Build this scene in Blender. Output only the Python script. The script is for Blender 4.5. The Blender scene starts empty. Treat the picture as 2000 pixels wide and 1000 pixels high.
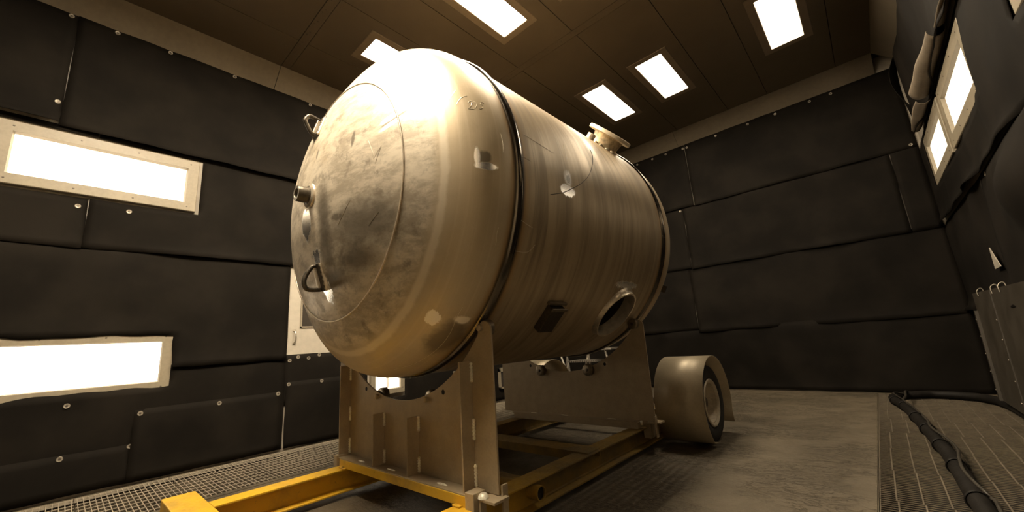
import bpy, math, random
from math import sin, cos, pi, sqrt, hypot, atan2, radians
from mathutils import Vector, Matrix, noise as mnoise

random.seed(7)
S = bpy.context.scene
COL = S.collection

# ------------------------------------------------------------------ camera
cam_data = bpy.data.cameras.new('camera')
cam = bpy.data.objects.new('camera', cam_data)
COL.objects.link(cam)
R_ = Vector((0.7358229, 0.6735040, -0.0704063))
U_ = Vector((0.1959212, -0.1122117, 0.9741783))
F_ = Vector((-0.6482126, 0.7306168, 0.2145216))
mw = Matrix.Identity(4)
for i in range(3):
    mw[i][0] = R_[i]; mw[i][1] = U_[i]; mw[i][2] = -F_[i]
mw[2][3] = 1.0
cam.matrix_world = mw
cam_data.sensor_width = 36.0
cam_data.lens = 13.9335
cam_data.clip_start = 0.05
cam_data.clip_end = 60
S.camera = cam

# ------------------------------------------------------------------ world, exposure
w = bpy.data.worlds.new('world'); S.world = w; w.use_nodes = True
w.node_tree.nodes['Background'].inputs[0].default_value = (0.0, 0.0, 0.0, 1)
w.node_tree.nodes['Background'].inputs[1].default_value = 0.0
S.view_settings.view_transform = 'Standard'
S.view_settings.look = 'None'
S.view_settings.gamma = 1.0
S.view_settings.use_curve_mapping = False
S.view_settings.exposure = 0.0
LIGHT = 26.0            # radiance of the lamp panes
WARM = (1.0, 0.84, 0.62)

# ------------------------------------------------------------------ node helpers
class NT:
    def __init__(self, name):
        self.m = bpy.data.materials.new(name); self.m.use_nodes = True
        self.t = self.m.node_tree; self.n = self.t.nodes; self.l = self.t.links
        self.b = self.n['Principled BSDF']
    def new(self, k): return self.n.new(k)
    def put(self, sock, v):
        if isinstance(v, bpy.types.NodeSocket): self.l.new(v, sock)
        elif isinstance(v, (tuple, list)) and len(v) == 3 and sock.type == 'RGBA': sock.default_value = (*v, 1)
        else: sock.default_value = v
    def set(self, **k):
        names = dict(color='Base Color', rough='Roughness', metal='Metallic', normal='Normal', spec='Specular IOR Level',
                     coat='Coat Weight', ecol='Emission Color', estr='Emission Strength', aniso='Anisotropic')
        for a, v in k.items(): self.put(self.b.inputs[names[a]], v)
        return self
    def obj(self): return self.new('ShaderNodeTexCoord').outputs['Object']
    def gen(self):
        return self.new('ShaderNodeNewGeometry').outputs['Position']
    def vm(self, op, a, b=None):
        n = self.new('ShaderNodeVectorMath'); n.operation = op; self.put(n.inputs[0], a)
        if b is not None: self.put(n.inputs[1], b)
        return n.outputs['Value'] if op in ('LENGTH', 'DOT_PRODUCT', 'DISTANCE') else n.outputs['Vector']
    def ma(self, op, a, b=None, c=None, clamp=False):
        n = self.new('ShaderNodeMath'); n.operation = op; n.use_clamp = clamp; self.put(n.inputs[0], a)
        if b is not None: self.put(n.inputs[1], b)
        if c is not None: self.put(n.inputs[2], c)
        return n.outputs[0]
    def noise(self, vec, scale, detail=3, rough=0.55, dist=0.0):
        n = self.new('ShaderNodeTexNoise'); self.put(n.inputs['Vector'], vec)
        n.inputs['Scale'].default_value = scale; n.inputs['Detail'].default_value = detail
        n.inputs['Roughness'].default_value = rough; n.inputs['Distortion'].default_value = dist
        return n.outputs['Fac']
    def ramp(self, v, lo, hi, a=0.0, b=1.0):
        n = self.new('ShaderNodeMapRange'); n.interpolation_type = 'SMOOTHSTEP'
        self.put(n.inputs[0], v); n.inputs[1].default_value = lo; n.inputs[2].default_value = hi
        n.inputs[3].default_value = a; n.inputs[4].default_value = b
        return n.outputs[0]
    def mix(self, f, a, b):
        n = self.new('ShaderNodeMix'); n.data_type = 'RGBA'
        self.put(n.inputs[0], f); self.put(n.inputs[6], a); self.put(n.inputs[7], b)
        return n.outputs[2]
    def mixf(self, f, a, b):
        n = self.new('ShaderNodeMix'); n.data_type = 'FLOAT'
        self.put(n.inputs[0], f); self.put(n.inputs[2], a); self.put(n.inputs[3], b)
        return n.outputs[0]
    def bump(self, h, strength=0.3, dist=0.01, normal=None):
        n = self.new('ShaderNodeBump'); self.put(n.inputs['Height'], h)
        n.inputs['Strength'].default_value = strength; n.inputs['Distance'].default_value = dist
        if normal is not None: self.put(n.inputs['Normal'], normal)
        return n.outputs[0]

MAT = {}
def simple(name, col, rough=0.5, metal=0.0, nscale=30.0, namp=0.12, bump=0.15, spec=0.5):
    m = NT(name); v = m.obj()
    f = m.noise(v, nscale, 4); g = m.noise(v, nscale * 0.13, 3)
    k = m.ma('ADD', m.ma('MULTIPLY', f, 0.5), m.ma('MULTIPLY', g, 0.5))
    d = tuple(c * (1 - namp * 2) for c in col); h = tuple(min(1, c * (1 + namp * 2)) for c in col)
    m.set(color=m.mix(m.ramp(k, 0.3, 0.7), d, h), rough=m.ramp(f, 0.2, 0.8, max(0.02, rough - 0.08), rough + 0.08), metal=metal, spec=spec)
    if bump: m.set(normal=m.bump(f, bump, 0.004))
    MAT[name] = m.m
    return m

def emit(name, col, strength):
    m = NT(name); m.set(color=(0.8, 0.8, 0.8), ecol=col, estr=strength, rough=0.4); MAT[name] = m.m

# rubber wall sheets
m = NT('rubber'); v = m.gen()
f = m.noise(v, 90, 3); g = m.noise(v, 1.6, 4, 0.6); h = m.noise(v, 6, 5, 0.7)
c = m.mix(m.ramp(g, 0.35, 0.7), (0.0070, 0.0056, 0.0042), (0.0135, 0.0108, 0.0080))
c = m.mix(m.ramp(h, 0.62, 0.85, 0, 0.25), c, (0.022, 0.0165, 0.0115))
m.set(color=c, rough=0.8, spec=0.09, normal=m.bump(f, 0.10, 0.002)); MAT['rubber'] = m.m
simple('rubber_lit', (0.16, 0.125, 0.085), 0.75, 0, 60, 0.1, 0.1)  # paler rubber for the curls, lamp light on them put into the colour
# painted sheet-metal wall, ceiling
simple('wall_paint', (0.36, 0.32, 0.26), 0.5, 0.0, 14, 0.08, 0.05)
m = NT('ceiling_paint'); v = m.gen()
g = m.noise(v, 0.9, 4, 0.6); f = m.noise(v, 60, 2)
m.set(color=m.mix(m.ramp(g, 0.3, 0.7), (0.078, 0.058, 0.034), (0.10, 0.075, 0.045)), rough=0.55, normal=m.bump(f, 0.12, 0.002)); MAT['ceiling_paint'] = m.m
simple('cove_paint', (0.16, 0.13, 0.09), 0.5, 0.0, 20, 0.06, 0.05)
simple('lamp_frame', (0.27, 0.23, 0.165), 0.45, 0.0, 40, 0.06, 0.06)
simple('lamp_frame_dark', (0.17, 0.13, 0.085), 0.5, 0.0, 40, 0.06, 0.06)
simple('screw_metal', (0.34, 0.30, 0.24), 0.45, 0.5, 60, 0.1, 0.1)
simple('screw_dark', (0.12, 0.10, 0.08), 0.45, 0.6, 60, 0.1, 0.1)
emit('lamp_pane_front', WARM, LIGHT * 6.4)   # out-of-view lamps, strength raised to brighten the top of the tank
emit('lamp_pane_side', WARM, LIGHT * 2.6)
emit('lamp_pane_mid', WARM, LIGHT * 5.0)
emit('lamp_pane', WARM, LIGHT * 1.3)
emit('lamp_pane_wall', WARM, LIGHT * 0.15)
emit('lamp_pane_right', WARM, LIGHT * 0.07)
simple('pane_off', (0.5, 0.47, 0.4), 0.2, 0, 10, 0.05, 0)
emit('lamp_gap', (1.0, 0.80, 0.55), 0.85)
emit('lamp_gap_dim', (1.0, 0.72, 0.42), 0.25)

# concrete floor
m = NT('concrete'); v = m.gen()
big = m.noise(v, 0.7, 5, 0.6, 0.4); mid = m.noise(v, 4.5, 5, 0.65, 0.8); fine = m.noise(v, 120, 3)
sv = m.vm('MULTIPLY', v, (6.0, 1.3, 1.0)); crk = m.noise(m.vm('MULTIPLY', v, (7.0, 16.0, 1.0)), 1.0, 6, 0.7, 1.5)
c = m.mix(m.ramp(big, 0.3, 0.7), (0.105, 0.083, 0.053), (0.158, 0.126, 0.082))
c = m.mix(m.ramp(mid, 0.55, 0.75, 0, 0.5), c, (0.15, 0.122, 0.082))
wr_ = m.ma('ABSOLUTE', m.ma('SUBTRACT', m.noise(m.vm('MULTIPLY', v, (4.0, 11.0, 1.0)), 1.6, 5, 0.6, 2.0), 0.5))
line = m.ma('MULTIPLY', m.ramp(wr_, 0.035, 0.006), m.ramp(m.noise(v, 1.7, 3, 0.6), 0.42, 0.55))
c = m.mix(m.ma('MULTIPLY', line, 0.7), c, (0.045, 0.035, 0.022))
spk = m.ramp(m.noise(v, 55, 2, 0.5), 0.70, 0.76)
c = m.mix(m.ma('MULTIPLY', spk, 0.5), c, (0.24, 0.20, 0.14))
c = m.mix(m.ramp(fine, 0.35, 0.7, 0.0, 0.35), c, (0.05, 0.04, 0.026))
c = m.mix(m.ramp(crk, 0.56, 0.70, 0, 0.6), c, (0.05, 0.040, 0.026))
sx = m.new('ShaderNodeSeparateXYZ'); m.put(sx.inputs[0], v)
wob = m.ma('MULTIPLY', m.noise(v, 2.0, 2), 0.06)
stripe = m.ma('SINE', m.ma('MULTIPLY', m.ma('ADD', sx.outputs[0], wob), 2 * pi / 0.06))
zone = m.ma('MULTIPLY', m.ramp(sx.outputs[0], -1.9, -1.6), m.ramp(sx.outputs[0], -0.9, -1.3))
zone = m.ma('MULTIPLY', zone, m.ramp(sx.outputs[1], 4.0, 3.2))
hgt = m.ma('ADD', m.ma('SUBTRACT', m.ma('MULTIPLY', m.ma('MULTIPLY', stripe, zone), 0.2), m.ma('MULTIPLY', line, 0.7)), m.ma('ADD', m.ma('MULTIPLY', crk, 0.8), m.ma('MULTIPLY', fine, 0.12)))
m.set(color=c, rough=m.ramp(mid, 0.3, 0.7, 0.62, 0.42), normal=m.bump(hgt, 0.7, 0.02)); MAT['concrete'] = m.m
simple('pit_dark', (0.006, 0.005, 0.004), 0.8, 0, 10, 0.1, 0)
simple('grating_steel', (0.55, 0.48, 0.37), 0.42, 0.45, 60, 0.12, 0.1)
simple('grating_steel_dark', (0.15, 0.122, 0.086), 0.5, 0.3, 60, 0.15, 0.1)

# yellow cart paint with grime
m = NT('yellow_paint'); v = m.obj(); wp = m.new('ShaderNodeSeparateXYZ'); m.put(wp.inputs[0], m.gen())
g = m.noise(v, 3.0, 5, 0.65); f = m.noise(v, 45, 4, 0.7)
c = m.mix(m.ramp(g, 0.45, 0.75, 0, 0.55), (0.68, 0.40, 0.022), (0.30, 0.20, 0.06))
c = m.mix(m.ramp(f, 0.64, 0.72, 0, 0.6), c, (0.14, 0.10, 0.05))
rear_brown = m.ma('ADD', m.ramp(wp.outputs[1], 1.35, 2.3, 0, 0.85), m.ma('MULTIPLY', m.ma('SUBTRACT', g, 0.5), 0.9), clamp=True)  # paint turns browner towards the rear of the cart
c = m.mix(rear_brown, c, (0.115, 0.080, 0.034))
m.set(color=c, rough=m.ramp(f, 0.3, 0.7, 0.42, 0.6), normal=m.bump(f, 0.1, 0.002)); MAT['yellow_paint'] = m.m
simple('grey_primer', (0.36, 0.285, 0.185), 0.5, 0.1, 90, 0.06, 0.06)
simple('weld_metal', (0.85, 0.75, 0.60), 0.4, 0.3, 120, 0.15, 0.4)
simple('roller_metal', (0.22, 0.18, 0.13), 0.35, 0.85, 80, 0.15, 0.1)
simple('bolt_dark', (0.10, 0.08, 0.06), 0.4, 0.7, 80, 0.15, 0.1)
simple('fender_paint', (0.50, 0.42, 0.29), 0.42, 0.25, 60, 0.05, 0.04)
simple('tyre_rubber', (0.018, 0.016, 0.014), 0.75, 0, 70, 0.15, 0.3)
simple('rim_paint', (0.50, 0.43, 0.32), 0.4, 0.1, 50, 0.1, 0.05)
simple('hose_rubber', (0.010, 0.0085, 0.007), 0.6, 0, 60, 0.2, 0.2, 0.15)
simple('cable_rubber', (0.03, 0.025, 0.018), 0.5, 0, 60, 0.2, 0.1)
simple('door_paint', (0.46, 0.415, 0.34), 0.5, 0, 15, 0.05, 0.03)
simple('glass_dark', (0.05, 0.042, 0.035), 0.12, 0, 10, 0.05, 0)
simple('plain_panel', (0.034, 0.027, 0.018), 0.55, 0.1, 6, 0.10, 0.0)
simple('alu', (0.62, 0.57, 0.49), 0.35, 0.8, 40, 0.1, 0.05)

# ------------------------------------------------------------------ tank geometry constants (metres)
XC, ZC, RT = -2.459, 1.985, 1.152
Y1, Y2 = 1.590, 3.608            # girth welds
SF, RK, RC = 0.10, 0.318, 1.782   # straight flange, knuckle and crown radii
TB = Vector((XC, 2.6, ZC - RT))   # tank base point (origin of the tank's parts)

def loc(p): return (p[0] - TB[0], p[1] - TB[1], p[2] - TB[2])
def tank_mat(name, crown):
    m = NT(name); P = m.obj()
    Q = m.vm('SUBTRACT', P, (0, 0, RT))
    s = m.new('ShaderNodeSeparateXYZ'); m.put(s.inputs[0], Q)
    x, y, z = s.outputs
    rad = m.ma('SQRT', m.ma('ADD', m.ma('MULTIPLY', x, x), m.ma('MULTIPLY', z, z)))
    # streaks run round the shell
    st = m.noise(m.vm('MULTIPLY', Q, (0.55, 7.5, 0.55)), 1.0, 6, 0.62, 0.35)
    st2 = m.noise(m.vm('MULTIPLY', Q, (1.1, 14.0, 1.1)), 1.0, 5, 0.7, 0.5)
    blot = m.noise(Q, 2.2, 5, 0.65, 0.5); mot = m.noise(Q, 9.0, 6, 0.7, 0.15); grain = m.noise(Q, 220, 2)
    mott = m.noise(m.vm('MULTIPLY', Q, (1.0, 1.0, 2.2)), 5.0, 7, 0.72, 0.25)
    lit, base, dark = (0.45, 0.35, 0.22), (0.31, 0.238, 0.148), (0.15, 0.118, 0.075)
    shell = m.mix(m.ramp(st, 0.38, 0.62), lit, base)
    shell = m.mix(m.ramp(st2, 0.5, 0.72, 0, 0.5), shell, dark)
    shell = m.mix(m.ramp(blot, 0.5, 0.75, 0, 0.4), shell, (0.34, 0.25, 0.14))
    if crown:
        cr = m.mix(m.ramp(mott, 0.36, 0.62), (0.68, 0.60, 0.475), (0.40, 0.34, 0.255))
        cr = m.mix(m.ramp(mot, 0.52, 0.68, 0, 0.65), cr, (0.17, 0.138, 0.10))
        cr = m.mix(m.ramp(blot, 0.58, 0.8, 0, 0.5), cr, (0.50, 0.38, 0.22))
        band = m.mix(m.ramp(mot, 0.4, 0.8, 0, 0.5), (0.54, 0.44, 0.295), (0.44, 0.35, 0.225))
        rr = m.ma('ADD', rad, m.ma('MULTIPLY', m.ma('SUBTRACT', mot, 0.5), 0.03))
        k = m.ramp(rr, 0.90, 0.985)
        c = m.mix(k, cr, band)
        # circumferential brush lines in the knuckle
        ring = m.noise(m.vm('MULTIPLY', Q, (0.0, 0.0, 0.0)), 1.0)
        cm = m.new('ShaderNodeCombineXYZ'); m.put(cm.inputs[0], m.ma('MULTIPLY', rad, 26.0)); m.put(cm.inputs[1], m.ma('MULTIPLY', y, 26.0))
        brush = m.noise(cm.outputs[0], 2.0, 3, 0.6)
        c = m.mix(m.ma('MULTIPLY', k, m.ramp(brush, 0.48, 0.7, 0, 0.22)), c, (0.74, 0.64, 0.48))
        c = m.mix(m.ma('MULTIPLY', m.ramp(rr, 0.950, 0.968), m.ramp(rr, 1.005, 0.985, 0, 0.55)), c, (0.86, 0.77, 0.62))
        rough = m.mixf(k, m.ramp(mott, 0.3, 0.7, 0.44, 0.58), m.ramp(brush, 0.3, 0.7, 0.38, 0.48))
    else:
        c = shell
        rough = m.ramp(st, 0.3, 0.7, 0.38, 0.52)
    # heat tint beside the girth welds
    for yw in (Y1, Y2):
        d = m.ma('ABSOLUTE', m.ma('SUBTRACT', y, yw - TB[1]))
        c = m.mix(m.ramp(d, 0.10, 0.04, 0, 0.8), c, (0.34, 0.20, 0.065))
        c = m.mix(m.ramp(d, 0.058, 0.034, 0, 0.85), c, (0.05, 0.038, 0.026))
    def patch(center, axes, amp, soft=0.12, nz=mot):
        v = m.vm('SUBTRACT', P, loc(center)); tot = None
        for ax, r in axes:
            a = Vector(ax).normalized(); a = tuple(a)
            t = m.ma('DIVIDE', m.vm('DOT_PRODUCT', v, a), r); t = m.ma('MULTIPLY', t, t)
            tot = t if tot is None else m.ma('ADD', tot, t)
        q = m.ma('ADD', m.ma('SQRT', tot), m.ma('MULTIPLY', m.ma('SUBTRACT', nz, 0.5), amp))
        return m.ramp(q, 1.0 + soft, 1.0 - soft)
    X, Yv, Zv = (1, 0, 0), (0, 1, 0), (0, 0, 1)
    bright, dk, white = [], [], []
    scr = m.noise(m.vm('MULTIPLY', Q, (30, 30, 9)), 1.0, 4, 0.7, 0.5)
    if crown:
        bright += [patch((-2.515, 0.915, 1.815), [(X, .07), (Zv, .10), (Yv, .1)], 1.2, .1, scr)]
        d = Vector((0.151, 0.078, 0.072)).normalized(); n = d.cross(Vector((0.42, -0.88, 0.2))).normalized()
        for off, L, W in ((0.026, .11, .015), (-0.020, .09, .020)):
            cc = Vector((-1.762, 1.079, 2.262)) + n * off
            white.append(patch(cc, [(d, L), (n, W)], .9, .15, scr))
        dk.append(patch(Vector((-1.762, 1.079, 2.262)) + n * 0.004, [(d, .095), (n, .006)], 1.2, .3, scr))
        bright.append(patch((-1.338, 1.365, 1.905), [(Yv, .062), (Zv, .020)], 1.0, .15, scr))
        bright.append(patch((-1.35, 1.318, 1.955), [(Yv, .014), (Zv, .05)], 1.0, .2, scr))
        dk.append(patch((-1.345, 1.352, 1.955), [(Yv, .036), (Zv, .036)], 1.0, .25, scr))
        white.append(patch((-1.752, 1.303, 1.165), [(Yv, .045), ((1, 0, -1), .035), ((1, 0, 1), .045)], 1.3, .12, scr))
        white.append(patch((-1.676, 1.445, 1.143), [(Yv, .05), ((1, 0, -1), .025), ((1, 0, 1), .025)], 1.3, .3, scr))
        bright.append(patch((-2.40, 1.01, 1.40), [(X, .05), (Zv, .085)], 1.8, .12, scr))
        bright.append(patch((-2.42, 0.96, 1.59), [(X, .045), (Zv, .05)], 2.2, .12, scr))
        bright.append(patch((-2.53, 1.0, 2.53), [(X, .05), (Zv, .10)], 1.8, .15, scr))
        dk += [patch((-2.30, 1.0, 1.44), [(X, .13), (Zv, .05)], 1.4, .5), patch((-2.05, 1.0, 1.52), [(X, .14), (Zv, .07)], 2.0, .6),
               patch((-1.95, 1.0, 1.70), [(X, .25), (Zv, .12)], 2.0, .7), patch((-2.28, .93, 1.84), [(X, .06), (Zv, .16)], 1.6, .6),
               patch((-2.03, .981, 2.215), [(X, .012), (Zv, .055)], 1.2, .3, scr),
               patch((-2.165, .95, 1.772), [(X, .035), (Zv, .025)], 1.6, .3, scr),
               patch((-2.12, .95, 1.765), [(X, .012), (Zv, .018)], 1.2, .3, scr),
               patch((-2.41, .935, 2.255), [(X, .012), (Zv, .03)], 1.6, .3, scr),
               patch((-2.30, .95, 1.62), [(X, .06), (Zv, .16)], 1.8, .6),
               patch((-1.80, 1.43, 1.06), [(Yv, .10), (X, .20), (Zv, .10)], 1.2, .4)]
    else:
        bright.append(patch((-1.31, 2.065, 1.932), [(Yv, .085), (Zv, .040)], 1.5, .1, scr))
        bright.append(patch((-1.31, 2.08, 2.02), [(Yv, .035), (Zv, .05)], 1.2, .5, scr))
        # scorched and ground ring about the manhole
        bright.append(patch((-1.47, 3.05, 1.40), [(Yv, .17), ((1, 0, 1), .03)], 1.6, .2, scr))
    bm_ = None
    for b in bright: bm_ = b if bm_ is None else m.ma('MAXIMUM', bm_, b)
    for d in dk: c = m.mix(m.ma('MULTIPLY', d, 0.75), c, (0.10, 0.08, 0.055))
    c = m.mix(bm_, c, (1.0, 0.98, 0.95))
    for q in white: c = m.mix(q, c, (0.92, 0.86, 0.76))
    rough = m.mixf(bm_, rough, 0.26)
    m.set(color=c, rough=rough, metal=m.mixf(bm_, 0.30, 1.0), normal=m.bump(grain, 0.05, 0.002))
    MAT[name] = m.m
tank_mat('tank_head_steel', True)
tank_mat('tank_shell_steel', False)
m = NT('girth_bead'); v = m.obj()
f = m.noise(m.vm('MULTIPLY', v, (3, 40, 3)), 1.0, 3, 0.5)
m.set(color=m.mix(m.ramp(f, .3, .75), (0.10, 0.085, 0.066), (0.22, 0.19, 0.155)), rough=m.ramp(f, .3, .7, .17, .25), metal=1.0); MAT['girth_bead'] = m.m
simple('polished_steel', (0.66, 0.57, 0.44), 0.36, 0.6, 25, 0.12, 0.0)
simple('nozzle_steel', (0.52, 0.43, 0.29), 0.45, 0.6, 30, 0.3, 0.25)
simple('flange_steel', (0.66, 0.57, 0.42), 0.45, 0.3, 50, 0.08, 0.08)
simple('dark_steel', (0.09, 0.075, 0.055), 0.4, 0.7, 50, 0.2, 0.15)
simple('marker_ink', (0.05, 0.04, 0.03), 0.7, 0, 50, 0.1, 0)
simple('scratch_bright', (0.85, 0.78, 0.64), 0.35, 0.5, 50, 0.1, 0)

# ------------------------------------------------------------------ mesh helpers
class MB:
    def __init__(self): self.v = []; self.f = []
    def add(self, vs, fs):
        o = len(self.v); self.v += [tuple(a) for a in vs]; self.f += [tuple(o + i for i in f) for f in fs]; return self
    def box(self, x0, x1, y0, y1, z0, z1):
        vs = [(x, y, z) for z in (z0, z1) for y in (y0, y1) for x in (x0, x1)]
        return self.add(vs, [(0, 2, 3, 1), (4, 5, 7, 6), (0, 1, 5, 4), (2, 6, 7, 3), (0, 4, 6, 2), (1, 3, 7, 5)])
    def obox(self, c, ax, hx):
        """oriented box: centre, three unit axes, half sizes"""
        c = Vector(c); vs = []
        for k in (-1, 1):
            for j in (-1, 1):
                for i in (-1, 1): vs.append(c + Vector(ax[0]) * hx[0] * i + Vector(ax[1]) * hx[1] * j + Vector(ax[2]) * hx[2] * k)
        return self.add(vs, [(0, 2, 3, 1), (4, 5, 7, 6), (0, 1, 5, 4), (2, 6, 7, 3), (0, 4, 6, 2), (1, 3, 7, 5)])
    def prism(self, poly, a0, a1, f):
        """poly of (u,v); f(u,v,a) -> point; closed ends"""
        n = len(poly); vs = [f(u, v, a0) for u, v in poly] + [f(u, v, a1) for u, v in poly]
        fs = [tuple(range(n)), tuple(range(2 * n - 1, n - 1, -1))]
        fs += [(i, i + n, (i + 1) % n + n, (i + 1) % n) for i in range(n)]
        return self.add(vs, fs)
    def rev(self, prof, c, axis, n=32, closed=False, cap0=True):
        """prof of (r, h) revolved about axis through c"""
        a = Vector(axis).normalized(); t = Vector((0, 0, 1)) if abs(a.z) < 0.9 else Vector((1, 0, 0))
        e1 = a.cross(t).normalized(); e2 = a.cross(e1); c = Vector(c); vs = []; fs = []
        for r, h in prof:
            for k in range(n):
                th = 2 * pi * k / n; vs.append(c + a * h + (e1 * cos(th) + e2 * sin(th)) * r)
        m_ = len(prof)
        for i in range(m_ if closed else m_ - 1):
            j = (i + 1) % m_
            for k in range(n): fs.append((i * n + k, i * n + (k + 1) % n, j * n + (k + 1) % n, j * n + k))
        self.add(vs, fs)
        if not closed:
            o = len(self.v) - len(vs)
            if cap0 and prof[0][0] > 1e-6: self.f.append(tuple(o + k for k in range(n)))
            if prof[-1][0] > 1e-6: self.f.append(tuple(o + (m_ - 1) * n + k for k in range(n - 1, -1, -1)))
        return self
    def tube(self, pts, r, n=8, closed=False):
        pts = [Vector(p) for p in pts]; vs = []; fs = []; N = len(pts); e = None
        for i, p in enumerate(pts):
            if closed: d = (pts[(i + 1) % N] - pts[i - 1]).normalized()
            else: d = (pts[min(i + 1, N - 1)] - pts[max(i - 1, 0)]).normalized()
            if e is None:
                t = Vector((0, 0, 1)) if abs(d.z) < 0.9 else Vector((1, 0, 0)); e = d.cross(t).normalized()
            else: e = (e - d * e.dot(d)).normalized()
            g = d.cross(e); rr = r[i] if isinstance(r, (list, tuple)) else r
            for k in range(n): vs.append(p + (e * cos(2 * pi * k / n) + g * sin(2 * pi * k / n)) * rr)
        for i in range(N if closed else N - 1):
            j = (i + 1) % N
            for k in range(n): fs.append((i * n + k, i * n + (k + 1) % n, j * n + (k + 1) % n, j * n + k))
        if not closed: fs += [tuple(range(n - 1, -1, -1)), tuple((N - 1) * n + k for k in range(n))]
        return self.add(vs, fs)
    def grid(self, nu, nv, f):
        vs = [f(i / (nu - 1), j / (nv - 1)) for j in range(nv) for i in range(nu)]
        return self.add(vs, [(j * nu + i, j * nu + i + 1, (j + 1) * nu + i + 1, (j + 1) * nu + i) for j in range(nv - 1) for i in range(nu - 1)])

def catmull(pts, k=8):
    P = [Vector(p) for p in pts]; P = [P[0]] + P + [P[-1]]; out = []
    for i in range(1, len(P) - 2):
        for s in range(k):
            t = s / k; a, b, c, d = P[i - 1], P[i], P[i + 1], P[i + 2]
            out.append(0.5 * ((2 * b) + (c - a) * t + (2 * a - 5 * b + 4 * c - d) * t * t + (3 * b - a - 3 * c + d) * t ** 3))
    out.append(P[-2]); return out

ORG = {}
def tag(o, label=None, cat=None, group=None, kind=None):
    if label: o['label'] = label
    if cat: o['category'] = cat
    if group: o['group'] = group
    if kind: o['kind'] = kind
    return o
def empty(name, at, label=None, cat=None, group=None):
    o = bpy.data.objects.new(name, None); COL.objects.link(o); o.location = at
    o.empty_display_size = 0.1
    ORG[o.name] = Vector(at); return tag(o, label, cat, group)
def origin(o): return ORG.get(o.name, Vector((0, 0, 0))) if o else Vector((0, 0, 0))
def build(name, mb, mat, parent=None, smooth=0, bevel=0, at=None, solid=0):
    """links mb (world coordinates) as one mesh object; origin at the parent's"""
    base = origin(parent) if at is None else Vector(at)
    me = bpy.data.meshes.new(name)
    me.from_pydata([(p[0] - base[0], p[1] - base[1], p[2] - base[2]) for p in mb.v], [], mb.f)
    me.validate(); me.update()
    me.materials.append(MAT[mat])
    o = bpy.data.objects.new(name, me); COL.objects.link(o)
    if parent: o.parent = parent; ORG[o.name] = base
    elif at is not None: o.location = base; ORG[o.name] = base
    if smooth:
        me.polygons.foreach_set('use_smooth', [True] * len(me.polygons)); me.set_sharp_from_angle(angle=radians(smooth))
    if solid:
        q = o.modifiers.new('thickness', 'SOLIDIFY'); q.thickness = solid; q.offset = 0
    if bevel:
        b = o.modifiers.new('bevel', 'BEVEL'); b.width = bevel; b.segments = 2; b.limit_method = 'ANGLE'; b.angle_limit = radians(40)
    return o
def copy_tree(o, parent=None):
    c = o.copy(); COL.objects.link(c)
    if parent: c.parent = parent
    for ch in list(o.children): copy_tree(ch, c)
    return c

# ------------------------------------------------------------------ room shell
LW, RW, BW, FW, CZ = -5.25, 0.90, 7.50, -3.6, 4.68
CB = 4.45           # bottom of the sloped cove
GL0, GL1 = -5.19, -4.115   # left grating strip
GR0, GR1 = -0.195, 0.86    # right grating strip
GY0, GY1 = -3.43, 7.40     # along y (multiples of the panel length)
PITCH = 0.6017

fl = MB()
fl.box(GL1, GR0, FW, BW, -0.45, 0.0)
fl.box(LW - 0.1, GL0, FW, BW, -0.45, 0.0)
fl.box(GR1, RW + 0.1, FW, BW, -0.45, 0.0)
fl.box(GL0, GL1, GY1, BW, -0.45, 0.0); fl.box(GR0, GR1, GY1, BW, -0.45, 0.0)
fl.box(GL0, GL1, FW, GY0, -0.45, 0.0); fl.box(GR0, GR1, FW, GY0, -0.45, 0.0)
floor = tag(build('floor', fl, 'concrete'), kind='structure')
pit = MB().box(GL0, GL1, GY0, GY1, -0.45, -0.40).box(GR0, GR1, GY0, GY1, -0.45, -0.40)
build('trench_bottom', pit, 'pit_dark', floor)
# narrow concrete kerb lips beside the gratings
lip = MB().box(GR0 - 0.075, GR0 - 0.006, 2.0, BW - 0.02, 0.0, 0.004)
build('kerb_strip', lip, 'concrete', floor)
lip = MB().box(GL1 + 0.006, GL1 + 0.07, -1.0, BW - 0.02, 0.0, 0.004)
build('kerb_strip', lip, 'concrete', floor)

wl = tag(build('wall_left', MB().box(LW - 0.12, LW, FW, BW, 0, CZ + 0.1), 'wall_paint'), kind='structure')
wb = tag(build('wall_back', MB().box(LW - 0.12, RW + 0.12, BW, BW + 0.12, 0, CZ + 0.1), 'wall_paint'), kind='structure')
wr = tag(build('wall_right', MB().box(RW, RW + 0.12, FW, BW, 0, CZ + 0.1), 'wall_paint'), kind='structure')
wf = tag(build('wall_front', MB().box(LW - 0.12, RW + 0.12, FW - 0.12, FW, 0, CZ + 0.1), 'rubber'), kind='structure')
ceil = tag(build('ceiling', MB().box(LW - 0.12, RW + 0.12, FW - 0.12, BW + 0.12, CZ + 0.02, CZ + 0.12), 'pit_dark'), kind='structure')

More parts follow.
